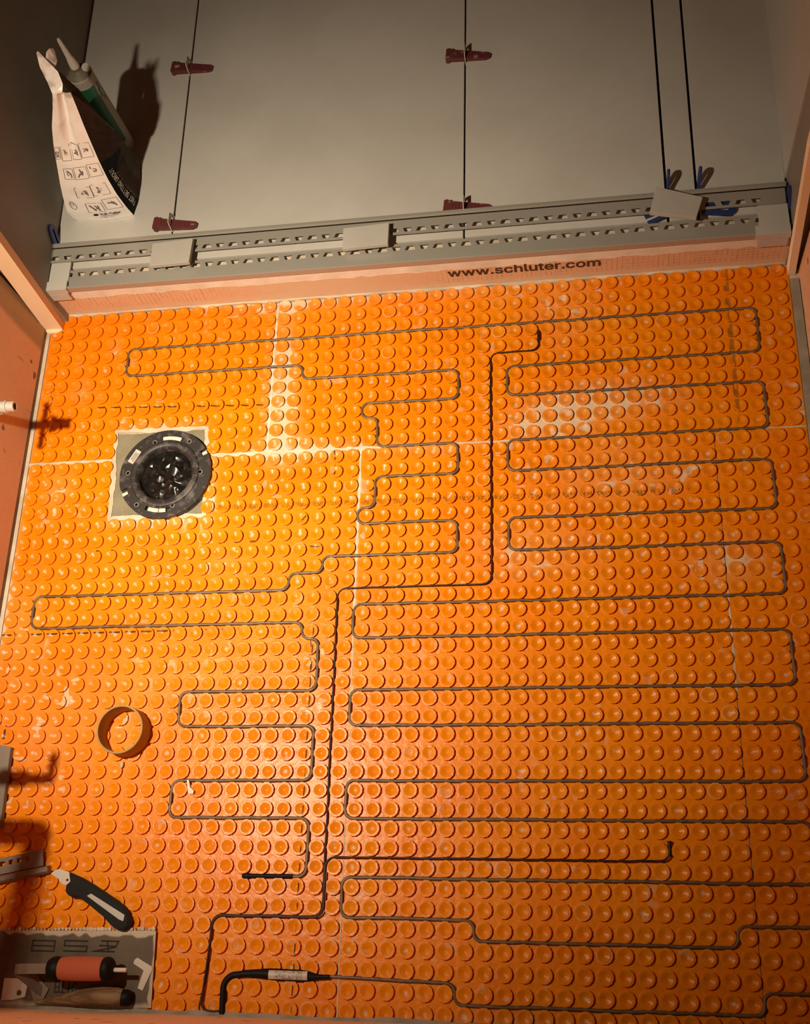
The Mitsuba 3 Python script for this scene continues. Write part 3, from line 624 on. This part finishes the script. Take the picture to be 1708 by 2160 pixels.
# ------------------------------------------------------------------ things at the left edge
tf = thing("tile_offcut", "brown grey tile offcut lying against the left wall below the tape core", "tile offcut")
add(tf + "__slab", bevel_ext(Polygon([(-.8400, -.6240), (-.7765, -.6355), (-.7735, -.7700), (-.8400, -.7750)]), .0024, .0125, .0008), "offcut_stone")

def trim_leg(x0, x1, y0, y1, hy, z, t=.0011, flip=False, solid=(), pitch=.0262, hw=(.0205, .0125), hh=.0092):
    P = sbox(x0, y0, x1, y1); hs = []
    n = int((x1 - x0 - .02) / pitch)
    for k in range(n):
        cx = x0 + .018 + k * pitch
        if any(a < cx < b for a, b in solid): continue
        w0, w1 = (hw[0], hw[1]) if (k % 2) ^ flip else (hw[1], hw[0])
        if not ((k % 2) ^ flip): w0, w1 = hw[1] * .8, hw[0] * .85
        q = Polygon([(cx - w0 / 2, hy - hh / 2), (cx + w0 / 2, hy - hh / 2), (cx + w1 / 2, hy + hh / 2), (cx - w1 / 2, hy + hh / 2)])
        hs.append(q.buffer(-.001).buffer(.001))
    return ext(P.difference(shapely.union_all(hs)), z, z + t)
def lip_profile(x0, x1, y, z0, z1, w):
    """A vertical lip with a rounded top, running along x."""
    pts = [(y - w / 2, z0), (y + w / 2, z0), (y + w / 2, z1 - w * .35), (y + w * .28, z1), (y - w * .28, z1), (y - w / 2, z1 - w * .35)]
    m = ext(Polygon(pts), 0, x1 - x0); return frame(m, (x0, 0, 0), (0, 1, 0), (0, 0, 1))
t1 = thing("tile_trim", "grey perforated tile trim laid along the front edge of the shower platform", "tile trim", None)
FX0, FX1 = -.806, .597
add(t1 + "__edge_lip", lip_profile(FX0, FX1, .2405, .0845, .0990, .0052), "metal_satin", smooth=20, label="plain front lip")
add(t1 + "__anchoring_leg", trim_leg(FX0, FX1, .2425, .2825, .2720, .0920), "metal_satin", label="perforated leg")
t2 = thing("tile_trim", "grey perforated tile trim lying on the tiles behind the front one", "tile trim", None)
add(t2 + "__edge_lip", lip_profile(-.815, .597, .3385, .0884, .1035, .0105), "metal_satin", smooth=20, label="rounded rear lip")
add(t2 + "__edge_groove", bx(-.813, .596, .3305, .3332, .1001, .1006), "joint_dark", label="dark groove beside the lip")
add(t2 + "__anchoring_leg", trim_leg(-.811, .594, .2985, .3335, .3085, .0990, flip=True), "metal_satin", label="perforated leg")
# trim offcut on the floor at the left edge
t3 = thing("tile_trim", "short grey trim offcut with square holes sticking out from the left wall near the knife", "tile trim", None)
oc = cat([trim_leg(-.165, 0, .000, .026, .0165, 0, pitch=.0150, hw=(.0085, .0085), hh=.0075)])
lp = lip_profile(-.165, .0, -.006, -.002, .0115, .0120)
ex_, ey_ = np.array([.0965, .0200, 0]), np.array([-.02, .0965, 0])
add(t3 + "__anchoring_leg", frame(oc, (-.6870, -.8300, .0085), ex_, ey_), "offcut_metal", label="perforated leg")
add(t3 + "__edge_lip", frame(lp, (-.6770, -.8300, .0045), ex_, ey_), "offcut_metal", smooth=20, label="solid lip")

# ------------------------------------------------------------------ tile scraps holding the trims
def scrap(quad, zlow, tilt, label, th=.0088):
    q = Polygon(quad); m = bevel_ext(shapely.geometry.polygon.orient(q), 0, th, .0005); v = m.vertices
    c = np.array(q.centroid.coords[0]); v[:, 2] += zlow + (v[:, 0] - c[0]) * tilt[0] + (v[:, 1] - c[1]) * tilt[1]; m.vertices = v
    add(thing("tile_scrap", label, "tile piece"), m, "scrap_stone")
scrap([(-.5870, .2660), (-.5050, .2640), (-.5020, .3180), (-.5860, .3170)], .1045, (.06, 0), "small grey tile piece on the two trims, nearest the grout bag")
scrap([(-.2060, .2690), (-.1190, .2690), (-.1180, .3160), (-.2060, .3150)], .1045, (.05, 0), "small grey tile piece on the two trims, in the middle of the platform edge")
scrap([(.3560, .2830), (.4360, .2700), (.4500, .3120), (.3700, .3360)], .1140, (-.10, .05), "crooked grey tile piece propped on blue spacers at the right of the platform edge")

def end_piece(x0, x1, label):
    k = thing("end_piece", label, "trim end piece")
    m = cat([bx(x0 + .004, x1, .2540, .2990, .0932, .0975), bx(x0 - .004, x1, .2350, .2540, .0975, .1012), bx(x0 - .004, x1, .2340, .2370, .0870, .1012)])
    add(k + "__cover", m, "plastic_grey")
    add(k + "__flap", bx(x0 + .0005, x1 - .003, .2335, .2360, .0650, .0860), "plastic_grey", label="flap hanging over the front edge")
end_piece(-.8040, -.7590, "grey end piece over the left end of the front trim")
end_piece(.5410, .5960, "grey end piece over the right end of the front trim")

# ------------------------------------------------------------------ levelling wedges and clips in the tile joints
def wedge_mesh(dirty):
    L = .090; P = Polygon([(0, -.0125), (.006, -.0135), (.010, -.0105), (.080, -.0085), (.0885, -.0045), (.0890, .0035), (.082, .0078), (.012, .0105), (.006, .0140), (0, .0115)])
    m = ext(P, 0, 1); v = m.vertices.copy(); hi = v[:, 2] > .5; v[:, 2] = np.where(hi, .0135 - .0085 * np.clip(v[:, 0] / L, 0, 1), 0); m.vertices = v
    ridge = [bx(.014 + .006 * q, .0165 + .006 * q, -.006, .006, .010 - .0005 * q, .0132 - .0006 * q) for q in range(10)]
    return m, cat(ridge)
def clip_and_wedge(x, y, where, lean=0.0, first=None):
    wl = "dark red wedge through the clip in the %s" % where
    w = thing("levelling_wedge", wl, "wedge", None); m, rdg = wedge_mesh(False)
    o = (x - .0375, y - .002, TZ + .0002); d = (1, -.09, 0)
    add(w + "__body", frame(m, o, d, (.09, 1, 0)), "wedge_red"); add(w + "__ridges", frame(rdg, o, d, (.09, 1, 0)), "wedge_red", label="row of gripping ridges")
    c = thing("levelling_clip", "thin grey clip standing in the %s" % where, "clip", None)
    P = Polygon([(-.0185, -.006), (.0185, -.006), (.0175, .010), (.0115, .0245), (-.0115, .0245), (-.0175, .010)]).difference(sbox(-.0112, -.0005, .0112, .0140))
    mm = ext(P, -.0008, .0008); ez = np.array([lean, 0, 1.0])
    add(c, frame(mm, (x + .0005, y - .001, TZ), (0, 1, 0), ez), "plastic_grey", label=labels[c]["label"], category="clip")
clip_and_wedge(-.5575, .3755, "left tile joint, near the rear trim", lean=-.10)
clip_and_wedge(-.5620, .7700, "left tile joint, near the photo's top", lean=-.06)
clip_and_wedge(.0205, .7230, "middle tile joint, near the photo's top")
clip_and_wedge(.0200, .3570, "middle tile joint, touching the rear trim")

# ------------------------------------------------------------------ blue horseshoe spacers
def shim(L=.046, W=.023, t=.0042, slot=.0075):
    o = sbox(0, -W / 2, L - W / 2, W / 2).union(Point(L - W / 2, 0).buffer(W / 2, 16)); s_ = sbox(-.001, -slot / 2, L - W / 2 - .002, slot / 2).union(Point(L - W / 2 - .002, 0).buffer(slot / 2, 10))
    m = ext(o.difference(s_), -t / 2, t / 2); return m
def spacer(o, ex, ey, label, **kw): add(thing("tile_spacer", label, "tile spacer"), frame(shim(**kw), o, ex, ey), "plastic_blue", label=label, category="tile spacer")
spacer((.3930, .3490, .0835), (.002, .026, .030), (0, 1, -.85), "blue plastic spacer standing in the left of the two close tile joints", L=.046)
spacer((.4470, .3490, .0835), (.004, .026, .030), (0, 1, -.85), "blue plastic spacer standing in the right of the two close tile joints", L=.046)
spacer((-.7965, .3440, .0880), (-.004, .030, .040), (.0, 1, -.75), "blue plastic spacer leaning on the left shower wall behind the trims", L=.047)
spacer((.3520, .2920, .0905), (.046, .0160, .006), (-.016, .046, 0), "blue plastic spacer under the left side of the crooked tile piece", L=.046)
spacer((.4500, .3070, .0960), (.060, -.008, -.004), (.008, .060, 0), "blue plastic spacer sticking out to the right from under the crooked tile piece", L=.060, W=.030, slot=.008)
spacer((.5990, .2960, .0860), (.0, .030, .030), (0, 1, -1), "dark blue plastic spacer in the gap at the right shower wall", L=.040)

# ------------------------------------------------------------------ grout bag
bag = thing("grout_bag", "half full white and dark bag of grout standing on the shower tiles at left", "grout bag")
ZH = [.0885, .100, .125, .160, .200, .245, .290, .335, .375, .405]
XR = [-.6450, -.6445, -.6455, -.6490, -.6500, -.6480, -.6440, -.6395, -.6345, -.6310]
XL = [-.7650, -.7690, -.7690, -.7600, -.7480, -.7330, -.7180, -.7000, -.6790, -.6650]
YN = [.4055, .4030, .4000, .4020, .4060, .4110, .4160, .4210, .4255, .4280]
YF = [.5200, .5300, .5350, .5340, .5300, .5240, .5160, .5060, .4950, .4850]
def bag_s(s, z): return [np.interp(z, ZH, a) for a in (XR, XL, YN, YF)]
def crumple(p): return .0042 * (meshkit.fbm(np.atleast_2d(p) * 26, 3, 4) - .5) + .0022 * (1 - np.abs(2 * meshkit.noise(np.atleast_2d(p) * [48, 48, 30], 9) - 1))
SINK = .52
def bag_point(face, t, z):
    """face 0: near gusset (t from left to right); 1: right face (near to far); 2: far; 3: left."""
    z0_ = z; xr, xl, yn, yf = bag_s(0, z); k = (z - ZH[0]) / (ZH[-1] - ZH[0])
    if face == 0:
        x = xl + (xr - xl) * t; bulge = .006 * np.sin(np.pi * t) * (1 - k); fold = .016 * np.exp(-((t - .52 + .1 * k) / .12) ** 2) * smooth01((k - .48) / .3)
        y = yn - bulge + fold; nrm = np.array([0, -1.0, 0.0])
    elif face == 1:
        x = xr + .007 * np.sin(np.pi * t) * (1 - .4 * k); y = yn + (yf - yn) * t; nrm = np.array([1.0, 0, 0])
    elif face == 2:
        x = xr + (xl - xr) * t; y = yf + .006 * np.sin(np.pi * t); nrm = np.array([0, 1.0, 0])
    else:
        x = xl - .005 * np.sin(np.pi * t); y = yf + (yn - yf) * t; nrm = np.array([-1.0, 0, 0])
    far = {0: 0.0, 1: t, 2: 1.0 - .68 * t, 3: .32 * (1.0 - t)}[face]; z = ZH[0] + (z - ZH[0]) * (1 - SINK * far)
    p = np.array([x, y, z]); e = min(t, 1 - t) * 6; w = min(1.0, e) * min(1.0, (z - ZH[0]) * 60)
    return p + nrm * (crumple(p)[0] - .002) * w, nrm
def smooth01(x): x = min(1, max(0, x)); return x * x * (3 - 2 * x)
def bag_face(face, nt=26, nz=44):
    zs = np.linspace(ZH[0], ZH[-1], nz); ts = np.linspace(0, 1, nt); V = [bag_point(face, t, z)[0] for z in zs for t in ts]; F = []
    for i in range(nz - 1):
        for j in range(nt - 1):
            a = i * nt + j; F += [[a, a + 1, a + nt + 1], [a, a + nt + 1, a + nt]]
    uv = [((t * (np.interp(z, ZH, YF) - np.interp(z, ZH, YN))), z - ZH[0]) for z in zs for t in ts]
    return trimesh.Trimesh(V, F, process=False), np.array(uv)
m, uv = bag_face(0); add(bag + "__side_gusset", m, "bag_white", smooth=True, label="creased white side with printed instructions")
m, uv = bag_face(1); add(bag + "__front_panel", m, "bag_front", smooth=True, uv=uv, label="dark printed front with a black band")
m2, _ = bag_face(2); m3, _ = bag_face(3); add(bag + "__back_panels", cat([m2, m3]), "bag_white", smooth=True)
# torn open top: pointed white flap and an added dark sheet blocking light
def ribbon(A, B):
    A, B = np.array(A), np.array(B); n = len(A); V = np.vstack([A, B]); F = sum([[[k, k + 1, n + k + 1], [k, n + k + 1, n + k]] for k in range(n - 1)], []); return trimesh.Trimesh(V, F, process=False)
fl_l = resample(np.array([(-.6650, .4280, .4050), (-.6680, .440, .420), (-.6720, .452, .445), (-.6680, .461, .468)]), .004)
fl_r = resample(np.array([(-.6470, .4300, .4050), (-.6430, .440, .414), (-.6450, .451, .432), (-.6640, .4620, .4705)]), .004)
nf = 14
fa = np.array([fl_l[int(q)] for q in np.linspace(0, len(fl_l) - 1, nf)]); fb = np.array([fl_r[int(q)] for q in np.linspace(0, len(fl_r) - 1, nf)])
mid = (fa + fb) / 2 + np.array([0, -.003, .001]) * np.sin(np.linspace(0, np.pi, nf))[:, None]
add(bag + "__torn_flap", cat([ribbon(fa, mid), ribbon(mid, fb)]), "bag_white", smooth=False, label="torn pointed white flap at the top")
ta = np.array([bag_point(1, t, ZH[-1])[0] for t in np.linspace(0, 1, nf)]); tb_ = fb + np.array([.0005, .0005, 0]); tb_[-1] = fb[-1]
add(bag + "__top_fold", cat([ribbon(ta, .5 * (ta + tb_) + np.array([0, .010, -.004]) * np.sin(np.linspace(0, np.pi, nf))[:, None]), ribbon(.5 * (ta + tb_) + np.array([0, .010, -.004]) * np.sin(np.linspace(0, np.pi, nf))[:, None], tb_)]), "bag_front", smooth=False, uv=None, label="added dark sheet closing the bag top against light")
ca = np.array([(-.6560, .4560, .4300), (-.6500, .4640, .4330), (-.6470, .4720, .4360), (-.6480, .4800, .4420)])
cb = ca + np.array([(-.004, .002, .020), (-.003, .002, .030), (-.002, .002, .026), (0, .003, .010)])
add(bag + "__torn_rim", ribbon(ca, cb), "bag_white", smooth=False, label="small torn scrap of the rim")
add(bag + "__contents", trimesh.Trimesh([bag_point(0, t, .34)[0] + [0, .022, 0] for t in (.06, .94)] + [bag_point(2, t, .34)[0] + [0, -.004, 0] for t in (.06, .94)], [[0, 1, 2], [0, 2, 3]], process=False), "ink_black", label="black sheet for the shade inside the bag")  # black sheet: shade of the open bag interior put in as colour
# print, wrapped onto the faces
def wrap(face, poly2d, off=.0006, step=.004):
    """poly2d in (t, height) space mapped onto a face as a thin skin."""
    out = []
    for g_ in getattr(poly2d, "geoms", [poly2d]):
        if g_.area <= 0: continue
        g_ = g_.segmentize(step * 2); v, f = trimesh.creation.triangulate_polygon(g_, engine="earcut")
        V = []
        for t, z in v:
            p, nrm = bag_point(face, float(np.clip(t, .005, .995)), float(np.clip(z, ZH[0], ZH[-1]))); V.append(p + nrm * off)
        out.append(trimesh.Trimesh(V, f, process=False))
    return cat(out)
def outline(x0, y0, x1, y1, w=.0010, sk=0.0):
    """Frame in (t, z): widths given in metres, t scaled by the local width."""
    k = .115; q = Polygon([(x0, y0), (x1, y0), (x1 + sk, y1), (x0 + sk, y1)])
    ring = shapely.affinity.scale(q, k, 1, origin=(0, 0)).buffer(.0015, join_style=1); ring = ring.difference(ring.buffer(-w)); return shapely.affinity.scale(ring, 1 / k, 1, origin=(0, 0))
boxes = [(.02, .262, .12, .288), (.17, .257, .38, .288), (.44, .258, .62, .288), (.66, .260, .93, .292), (.14, .213, .33, .236), (.38, .212, .64, .238), (.69, .214, .95, .242), (.28, .163, .58, .190), (.61, .166, .90, .193), (.38, .122, .64, .146), (.70, .126, .95, .153)]
for q, b in enumerate(boxes):
    add(bag + "__pictogram", wrap(0, outline(*b)), "ink_grey", label="small framed instruction picture")
    r_ = np.random.default_rng(q); cx, cy = (b[0] + b[2]) / 2, (b[1] + b[3]) / 2; sh = []
    sc = (b[2] - b[0])
    for _ in range(3):
        a0 = (cx + r_.uniform(-.3, .3) * sc, cy + r_.uniform(-.008, .008)); a1 = (cx + r_.uniform(-.3, .3) * sc, cy + r_.uniform(-.009, .009))
        sh.append(shapely.affinity.scale(LineString([(a0[0] * .115, a0[1]), (a1[0] * .115, a1[1])]).buffer(r_.uniform(.0007, .0018)), 1 / .115, 1, origin=(0, 0)))
    e = shapely.affinity.scale(Point(cx * .115 + r_.uniform(-.003, .003), cy).buffer(.0042, 8).difference(Point(cx * .115, cy).buffer(.003, 8)), 1 / .115, 1, origin=(0, 0)); sh.append(e)
    add(bag + "__pictogram_drawing", wrap(0, shapely.union_all(sh), .0007), "ink_grey")
logo = meshkit.text_mesh("H.B. Fuller", .0062, .0002, bold=True)
def wrap_mesh(m, face, o, su, sv, rot=False, off=.0007, kt=.115):
    m = m.copy().subdivide_to_size(.006) if False else m.copy(); v = m.vertices; V = []
    for x, y, zz_ in v:
        t, z = (o[0] + x * su / kt, o[1] + y * sv) if not rot else (o[0] - y * su / kt, o[1] + x * sv)
        p, nrm = bag_point(face, float(np.clip(t, .003, .997)), float(z)); V.append(p + nrm * (off + zz_))
    return trimesh.Trimesh(V, m.faces, process=False)
add(bag + "__logo_text", wrap_mesh(logo, 0, (.52, .1085), .95, 1), "ink_black", label="small dark maker name")
add(bag + "__logo_dot", wrap(0, shapely.affinity.scale(Point(.45 * .115, .1115).buffer(.0045, 10), 1 / .115, 1, origin=(0, 0))), "ink_black", label="dark round emblem")
add(bag + "__fine_print", wrap(0, shapely.union_all([sbox(.50, .1035, .80, .1048), sbox(.46, .0985, .72, .0993)])), "ink_grey", label="thin lines of small print")
def ov(rx, ry): return shapely.affinity.scale(Point(0, 0).buffer(1, 16), rx, ry)
oval = shapely.affinity.rotate(ov(.0062, .0125).difference(ov(.0050, .0113)).union(shapely.affinity.translate(ov(.0035, .0055).difference(ov(.0025, .0045)), 0, .004)), 14)
add(bag + "__oval_mark", wrap(0, shapely.affinity.translate(shapely.affinity.scale(oval, 1 / .115, 1, origin=(0, 0)), .14, .142)), "ink_grey", label="dark oval mark")
ft = meshkit.text_mesh("FAST SETTING GROUT", .0125, .0002, bold=True)
ft.vertices[:, 0] *= .112 / np.ptp(ft.vertices[:, 0])
add(bag + "__front_lettering", wrap_mesh(ft, 1, (.225, .100), 1, 1, rot=True, kt=.125), "ink_white", label="white words FAST SETTING GROUT running up the black band")
ft2 = meshkit.text_mesh("lllllllll lllllll lllllll", .004, .0001)
add(bag + "__front_small_print", wrap(1, shapely.union_all([sbox(.262, .104 + .0105 * q, .285, .111 + .0105 * q) for q in range(9)])), "ink_grey", label="dashed line of small pale print")

# ------------------------------------------------------------------ sealant cartridge behind the bag
cg = thing("sealant_cartridge", "green and white sealant cartridge with a long pale nozzle standing behind the grout bag", "sealant cartridge")
cb0, ctip = np.array([-.6900, .5850, .0883]), np.array([-.6890, .5800, .3810])
ax = (ctip - cb0) / np.linalg.norm(ctip - cb0)
def on_axis(m): return frame(m, cb0, np.cross([0, 1, 0], ax), np.cross(ax, np.cross([0, 1, 0], ax)))
add(cg + "__body", on_axis(lathe([(.0001, 0), (.0235, 0), (.0245, .001), (.0245, .196), (.0250, .197), (.0250, .205), (.0235, .2065)], 40)), "plastic_shaded", smooth=35)
add(cg + "__shoulder", on_axis(lathe([(.0235, .2050), (.0215, .2085), (.0130, .2130), (.0085, .2165), (.0080, .2250), (.0075, .2252)], 32)), "shoulder_shaded", smooth=35, label="shoulder with shade from the bag in its colour")
add(cg + "__nozzle", on_axis(lathe([(.0090, .2235), (.0088, .2300), (.0072, .2440), (.0062, .2470), (.0060, .2500), (.0035, .2900), (.0026, .2927), (.0001, .2927)], 24)), "plastic_white", smooth=35, label="long pale tapered nozzle")
def shell(r, a0, a1, z0, z1, n=20):
    a = np.radians(np.linspace(a0, a1, n)); A = np.c_[r * np.cos(a), r * np.sin(a), np.full(n, z0)]; B = A.copy(); B[:, 2] = z1; return ribbon(A, B)
add(cg + "__green_label", on_axis(shell(.0249, -175, -30, .030, .186)), "label_green", smooth=True, label="green paper label")
add(cg + "__label_marks", on_axis(cat([shell(.0249, -12, -4, .166, .184, 4), shell(.0249, -22, -14, .150, .170, 4), shell(.0249, -9, -3, .136, .148, 4)])), "label_green", smooth=True, label="dark marks on the pale side")
cap_ = lathe([(.0001, 0), (.0085, 0), (.0085, .0035), (.0001, .0035)], 24)
add(cg + "__seal_disc", frame(cap_, cb0 + ax * .2065 + np.array([.0150, .006, .004]), (.7, .0, -.55), (0, 1, .2)), "plastic_white", smooth=35, label="small white disc on the shoulder")

# ------------------------------------------------------------------ pipes on the left wall
sv = thing("stop_valve", "chrome pipe stub sticking out of the left wall beside the toilet flange", "pipe stub")
def xcyl(x0, x1, y, z, r, n=20): return tube(np.array([(x, y, z) for x in np.linspace(x0, x1, 3)]), r, n)
VY, VZ = -.080, .2180
add(sv + "__pipe", xcyl(-.852, -.790, VY, VZ, .0080), "dark_brass", smooth=45, label="dark pipe")
add(sv + "__nut", frame(lathe([(.0001, 0), (.0165, 0), (.0165, .004), (.0135, .0045), (.0135, .012), (.0100, .0125), (.0100, .0200), (.0115, .0202), (.0115, .0232), (.0092, .0235), (.0092, .0365), (.0086, .0370), (.0062, .0370), (.0060, .0300), (.0001, .0300)], 6 * 4), (-.788, VY, VZ), (0, 1, 0), (0, 0, 1)), "metal_bright", smooth=30, label="chrome nut and open threaded end")
add(sv + "__bore", frame(lathe([(.0001, 0), (.0060, 0), (.0060, .0002), (.0001, .0002)], 20), (-.7576, VY, VZ), (0, 1, 0), (0, 0, 1)), "ink_black", label="dark open bore")
add(sv + "__handle", cat([tube(np.array([(-.7985, VY - .047, VZ + .012), (-.7985, VY + .036, VZ + .012)]), .0052, 12), tube(np.array([(-.7985, VY, VZ), (-.7985, VY, VZ + .012)]), .0052, 12)]), "dark_brass", smooth=45, label="cross handle")
pv_ = thing("water_valve", "dark shut-off valve on the left wall, outside the frame beside the tile offcut", "pipe stub")
add(pv_ + "__pipe", cat([xcyl(-.852, -.6925, -.6560, .350, .0075), xcyl(-.765, -.728, -.6560, .350, .0115)]), "dark_brass", smooth=45)
add(pv_ + "__outlet", tube(np.array([(-.696, -.656, .350), (-.695, -.622, .352)]), .0060, 12), "metal_bright", smooth=45, label="side outlet")
dp = thing("drain_pipe", "white drain pipe on the left wall, outside the frame above the trim offcut", "pipe")
add(dp + "__pipe", tube(resample(fillet([(-.852, -.7180, .400), (-.7000, -.7180, .400), (-.7000, -.7180, 1.15)], .024, 7), .01), .0165, 20), "plastic_white", smooth=45)

# ------------------------------------------------------------------ crumbs on the floor
m = trimesh.creation.icosphere(subdivisions=1, radius=1); m.apply_scale((.0030, .0056, .0024)); m.apply_translation((-.5730, -.6640, .0012))
add("mortar_crumb", m, "thinset_white", label="white mortar crumb just below the cardboard tape core", category="crumb")
m = ext(Polygon([(-.4525, -.6905), (-.4490, -.6895), (-.4455, -.7020), (-.4385, -.7075), (-.4395, -.7130), (-.4480, -.7120), (-.4500, -.7040)]), .0030, .0062)
add("mortar_crumb_001", m, "slot_bone", label="bent tan scrap lying on the cable loop at lower left", category="crumb")

# lamp housing behind the LEDs (out of frame)
lk = thing("work_lamp", "small work lamp clamped to the left wall above the floor, out of frame", "lamp")
hd = frame(lathe([(.0001, 0), (.050, 0), (.052, .004), (.052, .040), (.046, .044), (.0001, .044)], 32), LAMP - LAX * .050, _u, np.cross(LAX, _u))
add(lk + "__head", hd, "lamp_body", smooth=35)
add(lk + "__arm", tube(np.array([LAMP - LAX * .045, (-.76, -.60, 1.70), (-.846, -.60, 1.70)]), .008, 10), "rubber_black", smooth=40)
